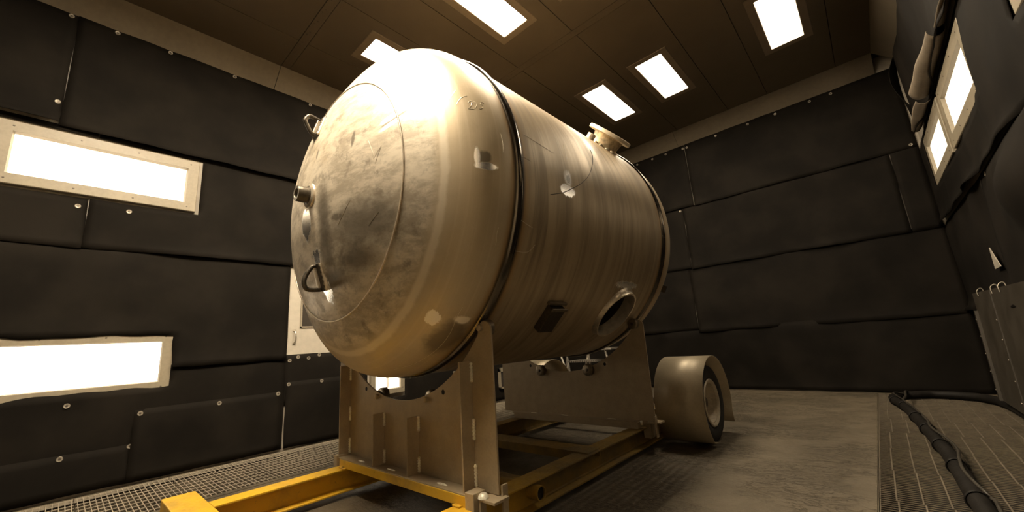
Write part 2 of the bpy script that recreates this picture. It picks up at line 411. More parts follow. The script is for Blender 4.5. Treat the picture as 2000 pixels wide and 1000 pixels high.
# ceiling panels between recessed joints
xs = [-5.02, -4.405, -3.525, -2.962, -2.07, -1.20, -0.612, 0.27, 0.69]
ys = [FW, -0.85, 1.447, 3.738, 7.26]
J = 0.004
for a in range(len(ys) - 1):
    y0 = ys[a] + (0.10 if a >= 2 else 0); y1 = ys[a + 1]
    for b in range(len(xs) - 1):
        build('ceiling_panel', MB().box(xs[b] + J, xs[b + 1] - J, y0 + J, y1 - J, CZ + random.uniform(-0.002, 0.002), CZ + 0.02), 'ceiling_paint', ceil)
for yy in (1.447, 3.738):
    st = build('joint_strip', MB().box(xs[0] + J, xs[-1] - J, yy + J, yy + 0.10, CZ + 0.003, CZ + 0.02), 'ceiling_paint', ceil)
    rv = MB()
    x = xs[0] + 0.12
    while x < xs[-1] - 0.1:
        for dx, dy in ((0, 0.03), (0.055, 0.045)):
            rv.rev([(0.0, -0.004), (0.006, -0.003), (0.008, 0.004)], (x + dx, yy + dy, CZ + 0.001), (0, 0, 1), 6)
        x += 0.215
    tag(build('rivets', rv, 'screw_dark', st), kind='stuff')
# sloped cove between walls and ceiling, in segments
def cove(name, pts_list, nrm):
    t = tag(build(name, pts_list[0], 'cove_paint'), kind='structure')
    for mb in pts_list[1:]: build('cove_panel', mb, 'cove_paint', t)
def slope_left(y0, y1):
    return MB().prism([(LW + 0.0, CB), (LW + 0.012, CB), (-5.005, CZ), (-5.02, CZ + 0.015), (LW, CZ + 0.015)], y0, y1, lambda u, v, a: (u, a, v))
def slope_right(y0, y1):
    return MB().prism([(RW, CB), (RW - 0.012, CB), (0.665, CZ), (0.68, CZ + 0.015), (RW, CZ + 0.015)], y0, y1, lambda u, v, a: (u, a, v))
def slope_back(x0, x1):
    return MB().prism([(BW, CB), (BW - 0.012, CB), (7.262, CZ), (7.275, CZ + 0.015), (BW, CZ + 0.015)], x0, x1, lambda u, v, a: (a, u, v))
J2 = 0.003
cove('trim_1', [slope_left(a + J2, b - J2) for a, b in ((FW, -0.85), (-0.85, 1.447), (1.447, 4.4), (4.4, 7.27))], None)
cove('trim_2', [slope_back(a + J2, b - J2) for a, b in ((-5.01, -3.6), (-3.6, -2.17), (-2.17, 0.67))], None)
cove('trim_3', [slope_right(a + J2, b - J2) for a, b in ((FW, 1.447), (1.447, 4.4), (4.4, 7.27))], None)

# ------------------------------------------------------------------ rubber sheets hung on the walls
def nz(x, y, s=0): return mnoise.noise(Vector((x, y, s * 7.31 + 0.37)))
def pleft(u, v, d): return (LW + d, u, v)
def pback(u, v, d): return (u, BW - d, v)
def pright(u, v, d): return (RW - d, u, v)
washer_me = MB().rev([(0.010, 0.0), (0.0205, 0.0), (0.021, 0.003), (0.018, 0.006), (0.009, 0.0035), (0.008, 0.0035), (0.007, 0.006)], (0, 0, 0), (0, 0, 1), 14)
bolt_me = MB().rev([(0.0, 0.0095), (0.006, 0.009), (0.0085, 0.006), (0.009, 0.0)], (0, 0, 0), (0, 0, 1), 8)
WP = []
def mesh_of(name, mb, mat, smooth=40):
    me = bpy.data.meshes.new(name); me.from_pydata(mb.v, [], mb.f); me.validate(); me.update(); me.materials.append(MAT[mat])
    me.polygons.foreach_set('use_smooth', [True] * len(me.polygons)); me.set_sharp_from_angle(angle=radians(smooth)); return me
WASH = mesh_of('washer', washer_me, 'screw_metal'); BOLT = mesh_of('washer_bolt', bolt_me, 'screw_dark')
WASH.materials.append(MAT['screw_dark'])
for pg in WASH.polygons:
    if hypot(pg.center.x, pg.center.y) < .0085 and pg.center.z > .002: pg.material_index = 1
def washer(parent, at, nrm):
    rot = Vector((0, 0, 1)).rotation_difference(Vector(nrm)).to_euler()
    o = bpy.data.objects.new('washer', WASH); COL.objects.link(o); o.location = at; o.rotation_euler = rot; o.parent = parent
    return o
SN = [0]
def sheet(parent, pl, u0, u1, v0, v1, base=0.012, amp=0.02, lip=0.03, holes=(), pins=(), wave=0.012, step=0.06, th=0.006, seed=None, edge=(1, 1), fold=0.0, bulge=None):
    """hanging rubber sheet with sagging lower edge; holes are cut out, pins pull it to the wall"""
    SN[0] += 1; sd = SN[0] if seed is None else seed
    us = set(); vs = set()
    def fill(a, b, cuts, out):
        c = sorted({a, b, *[q for q in cuts if a < q < b]})
        for p, q in zip(c, c[1:]):
            n = max(1, int(round((q - p) / step)))
            for k in range(n + 1): out.add(round(p + (q - p) * k / n, 5))
    fill(u0, u1, [h[0] for h in holes] + [h[1] for h in holes], us)
    fill(v0, v1, [h[2] for h in holes] + [h[3] for h in holes], vs)
    us = sorted(us); vs = sorted(vs); mb = MB(); idx = {}
    nrm = Vector(pl(0, 0, 1)) - Vector(pl(0, 0, 0))
    def disp(u, v):
        d = base + amp * (0.5 + 0.9 * nz(u * 0.9, v * 1.3, sd)) + amp * 0.35 * nz(u * 3, v * 2.5, sd + 40)
        if fold: d += fold * max(0.0, nz(u * 2.2, v * 0.5, sd + 5))
        k = max(0.0, 1 - (v - v0) / 0.16)
        d += lip * k * k * (0.55 + 1.2 * nz(u * 1.6, 3.0, sd + 9))
        k2 = max(0.0, 1 - (v1 - v) / 0.10); d -= (d - base * 0.6) * k2 * 0.8
        if bulge:
            bu, bv, ru, rv_, ba = bulge; q = ((u - bu) / ru) ** 2 + ((v - bv) / rv_) ** 2; d += ba * math.exp(-q)
        for (pu, pv) in pins:
            q = hypot(u - pu, v - pv); d += (base * 0.6 - d) * math.exp(-(q / 0.10) ** 2)
        for h in holes:
            if len(h) > 4 and h[4] > 0:
                q = max(h[0] - u, u - h[1], h[2] - v, v - h[3], 0.0); d = max(d, 0.024 * math.exp(-(q / 0.2) ** 2))
        return max(d, 0.003)
    for j, v in enumerate(vs):
        for i, u in enumerate(us):
            vv, uu = v, u
            if j == 0: vv += wave * (nz(u * 2.1, 1.7, sd) + 0.5 * nz(u * 6, 2, sd))
            if j == len(vs) - 1: vv += wave * 0.5 * nz(u * 2.3, 5.7, sd)
            if i in (0, len(us) - 1): uu += wave * 0.6 * nz(3.3, v * 2.5, sd)
            for h in holes:
                if h[0] - 1e-6 <= u <= h[1] + 1e-6 and (abs(v - h[2]) < 1e-4 or abs(v - h[3]) < 1e-4): vv += (h[4] if len(h) > 4 else 0) * nz(u * 4, v, sd)
                if h[2] - 1e-6 <= v <= h[3] + 1e-6 and (abs(u - h[0]) < 1e-4 or abs(u - h[1]) < 1e-4): uu += (h[4] if len(h) > 4 else 0) * 0.5 * nz(u, v * 4, sd)
            idx[i, j] = len(mb.v); mb.v.append(pl(uu, vv, disp(u, v)))
    for j in range(len(vs) - 1):
        for i in range(len(us) - 1):
            cu, cv = (us[i] + us[i + 1]) / 2, (vs[j] + vs[j + 1]) / 2
            if any(h[0] < cu < h[1] and h[2] < cv < h[3] for h in holes): continue
            mb.f.append((idx[i, j], idx[i + 1, j], idx[i + 1, j + 1], idx[i, j + 1]))
    o = build('rubber_sheet', mb, 'rubber', parent, smooth=60, solid=th)
    for (pu, pv) in pins: washer(o, pl(pu, pv, disp(pu, pv) + th * 0.5 + 0.001), nrm)
    return o

# left wall: four rows
H1 = (-0.66, 0.80, 2.60, 3.225)
H2 = (-0.62, 0.712, 0.835, 1.318, 0.035)
sheet(wl, pleft, FW + .05, -0.281, 3.27, 4.46, pins=[(-0.332, 4.43), (-0.314, 3.495), (-1.2, 4.43)], lip=0.05, base=.02)
sheet(wl, pleft, -0.2795, 2.6, 3.25, 4.46, pins=[(-0.01, 4.43), (0.412, 4.43), (1.017, 4.43), (1.904, 4.43)], lip=0.05, base=.022)
sheet(wl, pleft, 2.605, 7.45, 3.25, 4.46, pins=[(3.2, 4.43), (4.2, 4.43), (5.2, 4.43)])
sheet(wl, pleft, FW + .05, -0.0155, 2.13, 3.28, holes=[H1], pins=[(-0.078, 2.519)], lip=.04)
sheet(wl, pleft, -0.014, 2.6, 2.13, 3.28, holes=[(-0.66, 0.80, 2.60, 3.225)], pins=[(0.264, 2.534)], lip=.04)
sheet(wl, pleft, 2.605, 7.45, 2.13, 3.28)
sheet(wl, pleft, FW + .05, 1.755, 1.0, 2.16, holes=[H2], lip=.05, base=.009)
sheet(wl, pleft, 2.70, 7.45, 1.0, 2.16, holes=[(2.78, 3.36, 0.9, 1.9, 0)], lip=.03, base=.009)
sheet(wl, pleft, FW + .05, 1.752, 0.02, 1.03, holes=[H2], pins=[(0.055, 0.746)], lip=0.0, base=.006)
sheet(wl, pleft, 2.70, 7.45, 0.03, 1.03, holes=[(2.78, 3.36, 0.38, 1.9, 0)], lip=0.0, base=.006)
sheet(wl, pleft, 0.487, 1.722, 0.035, 0.645, pins=[(0.529, 0.607), (1.136, 0.607), (1.69, 0.625)], base=.034, lip=.012, amp=.006, wave=.006)
sheet(wl, pleft, FW + .05, 0.50, 0.03, 0.352, pins=[(0.063, 0.325), (0.485, 0.332)], base=.030, lip=.012, amp=.008, wave=.008)
# back wall
sheet(wb, pback, -5.2, -2.075, 3.24, 4.455, pins=[(-3.024, 4.40), (-2.703, 4.40), (-2.432, 4.40), (-2.10, 4.385)], lip=.04)
sheet(wb, pback, -2.068, 0.86, 3.22, 4.455, pins=[(-2.03, 4.38), (-1.516, 4.40), (-1.0, 4.40), (-0.59, 4.40), (-0.124, 4.40), (0.142, 4.40), (0.80, 3.27)], lip=.05, base=.016)
sheet(wb, pback, -5.2, -2.30, 2.10, 3.26, pins=[(-2.34, 3.20)], lip=.04, base=.009)
sheet(wb, pback, -2.294, 0.565, 2.08, 3.25, lip=.045, base=.009)
sheet(wb, pback, 0.571, 0.86, 2.08, 3.25, lip=.03, base=.009)
sheet(wb, pback, -5.2, -2.36, 0.99, 2.13, lip=.03, base=.007)
sheet(wb, pback, -2.354, 0.88, 0.96, 2.12, lip=.05, base=.007)
sheet(wb, pback, -5.2, 0.88, 0.015, 1.02, lip=.02, amp=.03, base=.005, fold=.05)
# right wall, baggier
HR = [(4.17, 5.63, 2.53, 3.14, 0), (5.61, 7.08, 2.53, 3.14, 0), (1.78, 3.30, 2.53, 3.14, 0)]
sheet(wr, pright, 0.5, 6.85, 3.20, 4.455, lip=.06, amp=.035, base=.02, fold=.07, wave=.02)
sheet(wr, pright, 0.5, 7.44, 2.11, 3.24, holes=[(4.17, 7.08, 2.53, 3.14, 0), (1.78, 3.30, 2.53, 3.14, 0)], lip=.06, amp=.03, base=.012, fold=.03)
sheet(wr, pright, 0.5, 5.1, 1.0, 2.13, lip=.06, amp=.03, base=.012, fold=.06, bulge=(3.75, 1.72, .55, .3, .16), pins=[(4.95, 2.09)])
sheet(wr, pright, 5.106, 7.44, 1.0, 2.12, lip=.06, amp=.03, base=.012, fold=.05)
sheet(wr, pright, 0.5, 7.44, 0.02, 1.03, lip=.0, amp=.012, base=.008, fold=.0)
# curled strips of rubber above the right wall lamps, and a bowed strip near the corner
def curl(u0, u1, v, r0, r1, turns, tilt=0.0, seed=1):
    def f(s, t):
        u = u0 + (u1 - u0) * s; r = r0 + (r1 - r0) * s; r *= 1 + 0.18 * nz(u * 2.5, seed)
        a = -0.4 + t * turns; d = 0.02 + r * (1 - cos(a)); vv = v + tilt * s + 0.02 * nz(u * 3, seed + 3) - r * sin(a) * 1.25
        return pright(u, vv, d)
    return build('rubber_curl', MB().grid(26, 16, f), 'rubber_lit', wr, smooth=70, solid=.006)
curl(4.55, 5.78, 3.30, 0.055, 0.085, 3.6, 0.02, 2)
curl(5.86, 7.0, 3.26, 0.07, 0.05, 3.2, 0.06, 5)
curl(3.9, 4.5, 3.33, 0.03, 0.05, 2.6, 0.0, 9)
build('rubber_flap', MB().grid(10, 24, lambda s, t: pright(6.95 + 0.42 * s - 0.10 * sin(pi * t), 3.52 + 0.92 * t, 0.015 + 0.16 * sin(pi * t) * (1 - 0.75 * s))), 'rubber', wr, smooth=70, solid=.006)
# pale wall showing through a tear above the leaning panel
build('torn_patch', MB().prism([(5.375, 1.525), (5.405, 1.335), (5.19, 1.34)], 0.052, 0.058, lambda u, v, a: pright(u, v, a)), 'wall_paint', wr)

# ------------------------------------------------------------------ door in the left wall
door = tag(build('door_1', MB().box(LW - 0.02, LW + 0.006, 1.765, 2.66, 0.03, 2.10), 'door_paint', bevel=.003), kind='structure')
fr = MB().box(LW + .006, LW + .018, 1.90, 2.50, 1.365, 1.385).box(LW + .006, LW + .018, 1.90, 2.50, 1.885, 1.905)
fr.box(LW + .006, LW + .018, 1.90, 1.92, 1.365, 1.905).box(LW + .006, LW + .018, 2.48, 2.50, 1.365, 1.905)
build('window_frame', fr, 'lamp_frame', door, bevel=.002)
build('window_pane', MB().box(LW + .006, LW + .010, 1.92, 2.48, 1.385, 1.885), 'glass_dark', door)
hd = MB().tube(catmull([(LW + .008, 1.838, 1.335), (LW + .04, 1.840, 1.318), (LW + .05, 1.842, 1.26), (LW + .04, 1.840, 1.20), (LW + .008, 1.838, 1.183)], 6), .009, 8)
hd.box(LW + .006, LW + .012, 1.822, 1.856, 1.325, 1.348).box(LW + .006, LW + .012, 1.822, 1.856, 1.17, 1.193)
build('door_handle', hd, 'alu', door, smooth=40)
o = sheet(door, pleft, 1.757, 2.66, 0.50, 1.055, base=.012, amp=.008, lip=.008, wave=.03, pins=[(1.80, 0.985), (1.894, 1.02), (2.014, 1.0), (2.141, 1.03), (2.4, 1.0)])
o = sheet(door, pleft, 1.770, 2.66, 0.02, 0.745, base=.024, amp=.008, lip=.008, wave=.012, pins=[(1.80, 0.715), (2.177, 0.712), (2.5, .7)])

# ------------------------------------------------------------------ lamps
def make_lamp(name, at, ex, ey, ez, L, W, mg, frame_mat, proud, rec, label, group, gap, screws=True, lit='lamp_pane_wall'):
    """ex along the long side, ez out of the wall; L x W of the pane, mg = frame width"""
    t = empty(name, at, label, 'lamp', group)
    ex, ey, ez, c = Vector(ex), Vector(ey), Vector(ez), Vector(at)
    P = lambda u, v, d: tuple(c + ex * u + ey * v + ez * d)
    a, b, A, B = L / 2, W / 2, L / 2 + mg, W / 2 + mg
    f = MB(); out = [(-A, -B), (A, -B), (A, B), (-A, B)]; inn = [(-a, -b), (a, -b), (a, b), (-a, b)]
    e = 0.006
    vs = [P(u, v, 0.0) for u, v in out] + [P(u, v, proud - e) for u, v in out] + [P(u * (A - e) / A, v * (B - e) / B, proud) for u, v in out] + [P(u, v, proud) for u, v in inn]
    fs = []
    for r in range(3):
        for k in range(4): fs.append((r * 4 + k, r * 4 + (k + 1) % 4, (r + 1) * 4 + (k + 1) % 4, (r + 1) * 4 + k))
    f.add(vs, fs)
    fo = build('frame', f, MAT and frame_mat, t)
    h = MB(); h.add([P(u, v, proud) for u, v in inn] + [P(u * .985, v * .96, proud - rec) for u, v in inn], [(k, (k + 1) % 4, 4 + (k + 1) % 4, 4 + k) for k in range(4)])
    build('housing', h, frame_mat, t)
    p = MB(); q = [(u * .985, v * .96) for u, v in inn]
    p.add([P(u, v, proud - rec) for u, v in q] + [P(u, v, proud - rec - .004) for u, v in q], [(0, 1, 2, 3), (7, 6, 5, 4), (0, 4, 5, 1), (1, 5, 6, 2), (2, 6, 7, 3), (3, 7, 4, 0)])
    po = build('pane', p, lit, t)
    if gap:
        g = MB(); gw, gm = gap; aa = a * .975
        g.add([P(u, v, proud - rec + d) for d in (.0005, .004) for u, v in ((-aa, -gw), (aa, -gw), (aa, gw), (-aa, gw))], [(3, 2, 1, 0), (4, 5, 6, 7), (0, 1, 5, 4), (1, 2, 6, 5), (2, 3, 7, 6), (3, 0, 4, 7)])
        build('tube_gap', g, gm, po)
    if screws:
        me = MAT.get('_scr')
        if me is None:
            me = MAT['_scr'] = mesh_of('screw', MB().rev([(0.0, .0035), (.006, .003), (.008, 0.0)], (0, 0, 0), (0, 0, 1), 8), 'screw_dark')
        rot = Vector((0, 0, 1)).rotation_difference(ez).to_euler()
        for u, v in [(-a * 1.0, b + mg * .5), (-a * .33, b + mg * .5), (a * .33, b + mg * .5), (a * 1.03, b + mg * .5), (-a * 1.0, -b - mg * .5), (-a * .33, -b - mg * .5), (a * .33, -b - mg * .5), (a * 1.03, -b - mg * .5)]:
            s = bpy.data.objects.new('screw', me); COL.objects.link(s); s.parent = fo
            s.location = ex * u + ey * v + ez * proud; s.rotation_euler = rot
    return t
PL, PW, PM = 1.19, 0.388, 0.093
lw_lab = 'wall lamp'
make_lamp('wall_lamp', (LW, 0.075, 2.909), (0, 1, 0), (0, 0, -1), (1, 0, 0), 1.20, .388, .094, 'lamp_frame', .055, .055,
          'long bright wall lamp in beige frame high on the left black wall', 'wall lamps', None)
make_lamp('wall_lamp', (LW, 0.035, 1.071), (0, 1, 0), (0, 0, -1), (1, 0, 0), 1.20, .388, .090, 'lamp_frame', .018, .014,
          'long bright wall lamp low on the left wall, rubber edges overlapping its frame', 'wall lamps', (.006, 'lamp_gap'))
make_lamp('wall_lamp', (LW, 3.08, 1.10), (0, 0, 1), (0, 1, 0), (1, 0, 0), 1.20, .388, .068, 'lamp_frame', .05, .03,
          'upright bright wall lamp seen through the gap under the tank', 'wall lamps', (.022, 'lamp_gap_dim'))
make_lamp('wall_lamp', (RW, 4.88, 2.835), (0, 1, 0), (0, 0, 1), (-1, 0, 0), 1.14, .375, .118, 'lamp_frame', .035, .03,
          'nearer upper of the two lamps touching end to end on the right wall', 'wall lamps', (.006, 'lamp_gap'), lit='lamp_pane_right')
make_lamp('wall_lamp', (RW, 6.36, 2.835), (0, 1, 0), (0, 0, 1), (-1, 0, 0), 1.14, .375, .118, 'lamp_frame', .035, .03,
          'farther lower of the two lamps touching end to end on the right wall', 'wall lamps', (.006, 'lamp_gap'), lit='lamp_pane_right')
make_lamp('wall_lamp', (RW, 2.555, 2.835), (0, 1, 0), (0, 0, 1), (-1, 0, 0), 1.14, .375, .118, 'lamp_frame', .035, .03,
          'unlit wall lamp with only its frame corner showing in the top right corner', 'wall lamps', None, lit='pane_off')
# ceiling lamps
def clamp_(x, y0, y1, label, lit='lamp_pane'):
    return make_lamp('ceiling_lamp', (x, (y0 + y1) / 2, CZ), (0, 1, 0), (1, 0, 0), (0, 0, -1), y1 - y0, .372, .09, 'lamp_frame_dark', .008, .006, label, 'ceiling lamps', None, screws=False, lit=lit)
clamp_(-3.96, 2.08, 3.185, 'ceiling lamp half hidden behind the top of the tank')
clamp_(-2.52, 2.08, 3.20, 'ceiling lamp cut by the top edge directly above the tank', 'lamp_pane_mid')
clamp_(-2.527, 4.965, 6.06, 'ceiling lamp right above the flanged nozzle of the tank')
clamp_(-1.645, 4.965, 6.055, 'middle ceiling lamp of the three behind the tank')
clamp_(-0.165, 4.95, 6.06, 'ceiling lamp nearest the right wall')
clamp_(-2.52, -0.38, 0.72, 'ceiling lamp out of view in front of the tank, over the cart', 'lamp_pane_front')
clamp_(-1.645, -0.38, 0.72, 'ceiling lamp out of view in front of the tank, nearer the camera', 'lamp_pane_front')
clamp_(-1.645, 2.08, 3.19, 'ceiling lamp out of view between the tank and the right wall', 'lamp_pane_side')

# ------------------------------------------------------------------ floor gratings
def grating(xa, xb, ya, label, group, mat, rodmat, off):
    t = empty('floor_grating', ((xa + xb) / 2, ya + PITCH / 2, -0.03), label, 'grating', group)
    g = MB(); n = 18; p = PITCH / n
    for k in range(n):
        y = ya + p * (k + .5); g.box(xa + .006, xb - .006, y - .0024, y + .0024, -.0055, -.001)
    tag(build('bearing_bars', g, mat, t), kind='stuff')
    x = xa + off
    while x < xb - .02:
        build('cross_rod', MB().box(x - .0035, x + .0035, ya + .004, ya + PITCH - .004, -.0045, .0005), rodmat, t); x += .1075
    for q in (xa + .003, xb - .009): build('edge_band', MB().box(q, q + .006, ya + .004, ya + PITCH - .004, -.032, 0), mat, t)
    return t
ORD = ['first', 'second', 'third', 'fourth', 'fifth', 'sixth', 'seventh', 'eighth', 'ninth', 'tenth', 'eleventh', 'twelfth', 'thirteenth', 'fourteenth']
k = 0
while GY0 + k * PITCH < GY1 - 0.1:
    ya = GY0 + k * PITCH
    if -1.4 < ya:
        grating(GL0, GL1, ya, 'steel grating panel in the floor along the left wall, %s from the back wall' % ORD[int(round((GY1 - ya) / PITCH)) - 1], 'left floor gratings', 'grating_steel', 'grating_steel', .03)
    if ya > 2.0:
        grating(GR0, GR1, ya, 'steel grating panel in the floor along the right wall, %s from the back wall' % ORD[int(round((GY1 - ya) / PITCH)) - 1], 'right floor gratings', 'grating_steel_dark', 'grating_steel_dark', .075 if k % 2 else .07 + .012 * (k % 3))
    k += 1

# ------------------------------------------------------------------ hose on the right grating
path = [(0.205, 2.0, .047), (0.20, 3.06, .047), (.192, 3.36, .047), (.18, 4.05, .047), (.15, 4.55, .047), (.105, 5.24, .047), (.036, 6.05, .047), (-.035, 6.48, .047),
        (-.045, 6.74, .047), (.03, 6.90, .047), (.16, 6.98, .05), (.343, 7.05, .05), (.613, 6.93, .05), (.74, 6.72, .05), (.80, 6.4, .05), (.815, 5.9, .05), (.815, 5.0, .05)]
hp = catmull(path, 10)
hose = tag(build('hose', MB().tube(hp, .043, 16), 'hose_rubber', smooth=60, at=(.18, 4.0, 0.0)), 'thick black hose looped over the floor grating beside the right wall', 'hose')
cab = []
for i, p in enumerate(hp):
    if i > 92: break
    d = (hp[min(i + 1, len(hp) - 1)] - hp[max(i - 1, 0)]).normalized(); s = Vector((d.y, -d.x, 0))
    a = 0.95 + 0.5 * sin(i * .33)
    cab.append(p + s * (.050 * cos(a) + (.018 * max(0, sin(i * .21)))) + Vector((0, 0, .051 * sin(a))))
build('cable', MB().tube(catmull(cab[::3], 4), .0085, 8), 'cable_rubber', hose, smooth=60)
for y in (14, 27, 37, 46, 53, 61, 70):
    p = hp[y]; d = (hp[y + 1] - hp[y - 1]).normalized()
    e1 = Vector((0, 0, 1)); e2 = d.cross(e1).normalized()
    build('tie', MB().tube([p + (e1 * cos(a) + e2 * sin(a)) * .049 + d * .003 * sin(a * 2) for a in [2 * pi * q / 18 for q in range(18)]], .0055, 6, True), 'hose_rubber', hose, smooth=60)
p = hp[92]
build('cable_loop', MB().tube(catmull([(.085, 6.95, .09), (.07, 6.78, .11), (.06, 6.5, .10), (.03, 6.28, .092)], 8), .012, 8), 'cable_rubber', hose, smooth=60)

# ------------------------------------------------------------------ leaning panel at the right wall
t = empty('leaning_panel', (.83, 5.5, .10), 'dark sheet metal panel hung against the right wall above the hose', 'panel')
P = lambda u, v, d: (.80 - d - 0.05 * (1.17 - v), u - .25 * (1.17 - v) * 0.9, v)
def pp(u0, u1, v0, v1, d0, d1): return MB().add([P(u, v, d) for d in (d0, d1) for v in (v0, v1) for u in (u0, u1)], [(0, 2, 3, 1), (4, 5, 7, 6), (0, 1, 5, 4), (2, 6, 7, 3), (0, 4, 6, 2), (1, 3, 7, 5)])
build('sheet', pp(3.6, 6.45, .12, 1.17, 0, .006), 'plain_panel', t)
build('edge_channel', pp(6.40, 6.45, .12, 0.99, .006, .03), 'plain_panel', t, bevel=.002)
build('seam_strip', pp(5.55, 5.59, .12, 1.165, .006, .013), 'plain_panel', t)
for y in (6.1, 5.45, 5.15):
    build('hook', MB().tube(catmull([P(y, 1.13, .012), P(y, 1.18, .014), P(y, 1.205, -.005), P(y, 1.20, -.025), P(y, 1.16, -.03)], 5), .0045, 6), 'screw_metal', t, smooth=60)
for i in range(5):
    for u in (6.425, 5.57):
        build('rivet', MB().rev([(0, .006), (.006, .004), (.008, 0)], P(u, .22 + .17 * i, .031 if u > 6 else .014), (-1, 0, 0), 6), 'screw_metal', t, smooth=60)

# ------------------------------------------------------------------ the tank
tank = empty('pressure_tank', TB, 'large horizontal brushed steel pressure tank lying on the cradles', 'tank')
N = 192
def head_prof():
    a = RT - RK; c = sqrt((RC - RK) ** 2 - a * a); phi = math.asin(a / (RC - RK)); pts = [(RT, 0.0), (RT, SF * .5)]
    for i in range(15):
        t = (pi / 2 - phi) * i / 14; pts.append((a + RK * cos(t), SF + RK * sin(t)))
    for i in range(1, 33):
        t = phi * (1 - i / 32); pts.append((RC * sin(t), SF - c + RC * cos(t)))
    return pts
HPF = head_prof()
def head_y(r):
    a = RT - RK; c = sqrt((RC - RK) ** 2 - a * a)
    if r < RC * a / (RC - RK): return Y1 - (SF - c + sqrt(RC * RC - r * r))
    return Y1 - SF - sqrt(max(0, RK * RK - (r - a) ** 2))
def head(yc, sgn):
    pr_ = HPF[:-1]; mb = MB(); vs = []; fs = []
    for r, h in pr_:
        for k in range(N):
            th = 2 * pi * k / N; vs.append((XC + r * cos(th), yc + sgn * h, ZC + r * sin(th)))
    vs.append((XC, yc + sgn * HPF[-1][1], ZC)); n = len(pr_)
    for i in range(n - 1):
        for k in range(N):
            q = (i * N + k, i * N + (k + 1) % N, (i + 1) * N + (k + 1) % N, (i + 1) * N + k); fs.append(q[::-1] if sgn > 0 else q)
    for k in range(N):
        q = ((n - 1) * N + k, (n - 1) * N + (k + 1) % N, len(vs) - 1); fs.append(q[::-1] if sgn > 0 else q)
    return mb.add(vs, fs)
build('dished_head', head(Y1, -1), 'tank_head_steel', tank, smooth=50)
build('dished_head', head(Y2, 1), 'tank_head_steel', tank, smooth=50)
ny = 12
sh = MB().rev([(RT, Y1 + (Y2 - Y1) * i / ny) for i in range(ny + 1)], (XC, 0, ZC), (0, 1, 0), N)
shell = build('shell', sh, 'tank_shell_steel', tank)
def radial(ang, y, h=0.0):
    a = radians(ang); er = Vector((cos(a), 0, sin(a))); et = Vector((-sin(a), 0, cos(a)))
    return Vector((XC, y, ZC)) + er * (RT + h), er, et
# manhole cut out of the shell
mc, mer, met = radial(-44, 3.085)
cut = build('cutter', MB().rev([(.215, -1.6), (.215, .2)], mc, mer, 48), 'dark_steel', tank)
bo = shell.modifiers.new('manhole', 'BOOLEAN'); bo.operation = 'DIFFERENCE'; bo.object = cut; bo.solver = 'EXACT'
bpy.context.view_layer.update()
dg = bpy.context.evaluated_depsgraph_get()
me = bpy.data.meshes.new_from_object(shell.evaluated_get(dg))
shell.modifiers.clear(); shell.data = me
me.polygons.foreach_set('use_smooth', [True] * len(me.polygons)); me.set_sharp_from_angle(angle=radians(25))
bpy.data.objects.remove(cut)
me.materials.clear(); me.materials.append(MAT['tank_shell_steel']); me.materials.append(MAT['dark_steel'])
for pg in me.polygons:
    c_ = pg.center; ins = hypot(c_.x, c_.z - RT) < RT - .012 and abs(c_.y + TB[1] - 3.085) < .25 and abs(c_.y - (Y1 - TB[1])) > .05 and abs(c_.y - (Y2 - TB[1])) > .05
    pg.material_index = 1 if ins else 0  # inside faces take a darker steel, shade of the interior put into colour
# collar of the manhole follows the shell at its root
def collar(c, er, et, r0, r1, h_out, n=64, sink=.02):
    ey = Vector((0, 1, 0)); vs = []; fs = []
    prof = [(r1 + .022, 'w'), (r1 + .004, 'w2'), (r1, h_out), (r0, h_out), (r0, -.08)]
    for r, h in prof:
        for k in range(n):
            th = 2 * pi * k / n; tt = cos(th) * r
            drop = RT - sqrt(max(0, RT * RT - tt * tt))
            hh = (-drop - .004) if h == 'w' else ((-drop + .018) if h == 'w2' else h)
            vs.append(c + er * hh + et * tt + ey * (sin(th) * r))
    m_ = len(prof)
    for i in range(m_ - 1):
        for k in range(n): fs.append((i * n + k, (i + 1) * n + k, (i + 1) * n + (k + 1) % n, i * n + (k + 1) % n))
    return MB().add(vs, fs)
mcol = build('manhole_collar', collar(mc, mer, met, .213, .228, .028), 'polished_steel', tank, smooth=40)
# girth weld beads
for yy in (Y1, Y2):
    prof = [(RT - .004, -.032), (RT + .006, -.027), (RT + .014, -.015), (RT + .017, 0.0), (RT + .014, .015), (RT + .006, .027), (RT - .004, .032)]
    mb = MB(); n = 256; vs = []; fs = []
    for k in range(n):
        th = 2 * pi * k / n; jig = .0020 * nz(th * 5, yy) ; jr = .0004 * nz(th * 9, yy + 3)
        for r, h in prof: vs.append((XC + (r + jr) * cos(th), yy + h + jig, ZC + (r + jr) * sin(th)))
    q = len(prof)
    for k in range(n):
        for i in range(q - 1): fs.append((k * q + i, k * q + i + 1, ((k + 1) % n) * q + i + 1, ((k + 1) % n) * q + i))
    build('girth_weld', mb.add(vs, fs), 'girth_bead', tank, smooth=70)
# raised seam circle on the front head
yr = head_y(.777) - .001
mb = MB().tube([(XC + .777 * cos(a), yr, ZC + .777 * sin(a)) for a in [2 * pi * k / 160 for k in range(160)]], .0055, 8, True)
build('head_seam', mb, 'polished_steel', tank, smooth=70)
# centre socket on the front head
def rev_part(name, prof, c, ax, mat, parent, n=32): return build(name, MB().rev(prof, c, ax, n, True), mat, parent, smooth=40)
yc0 = head_y(0)
soc = rev_part('socket', [(.062, -.03), (.062, .012), (.054, .020), (.050, .024), (.048, .075), (.045, .080), (.031, .080), (.029, .076), (.029, -.03)], (XC + .012, yc0, ZC - .005), (0, -1, 0), 'dark_steel', tank)
rev_part('weld_bead', [(.060, -.008), (.080, -.006), (.076, .008), (.060, .016)], (XC + .012, yc0, ZC - .005), (0, -1, 0), 'polished_steel', soc)
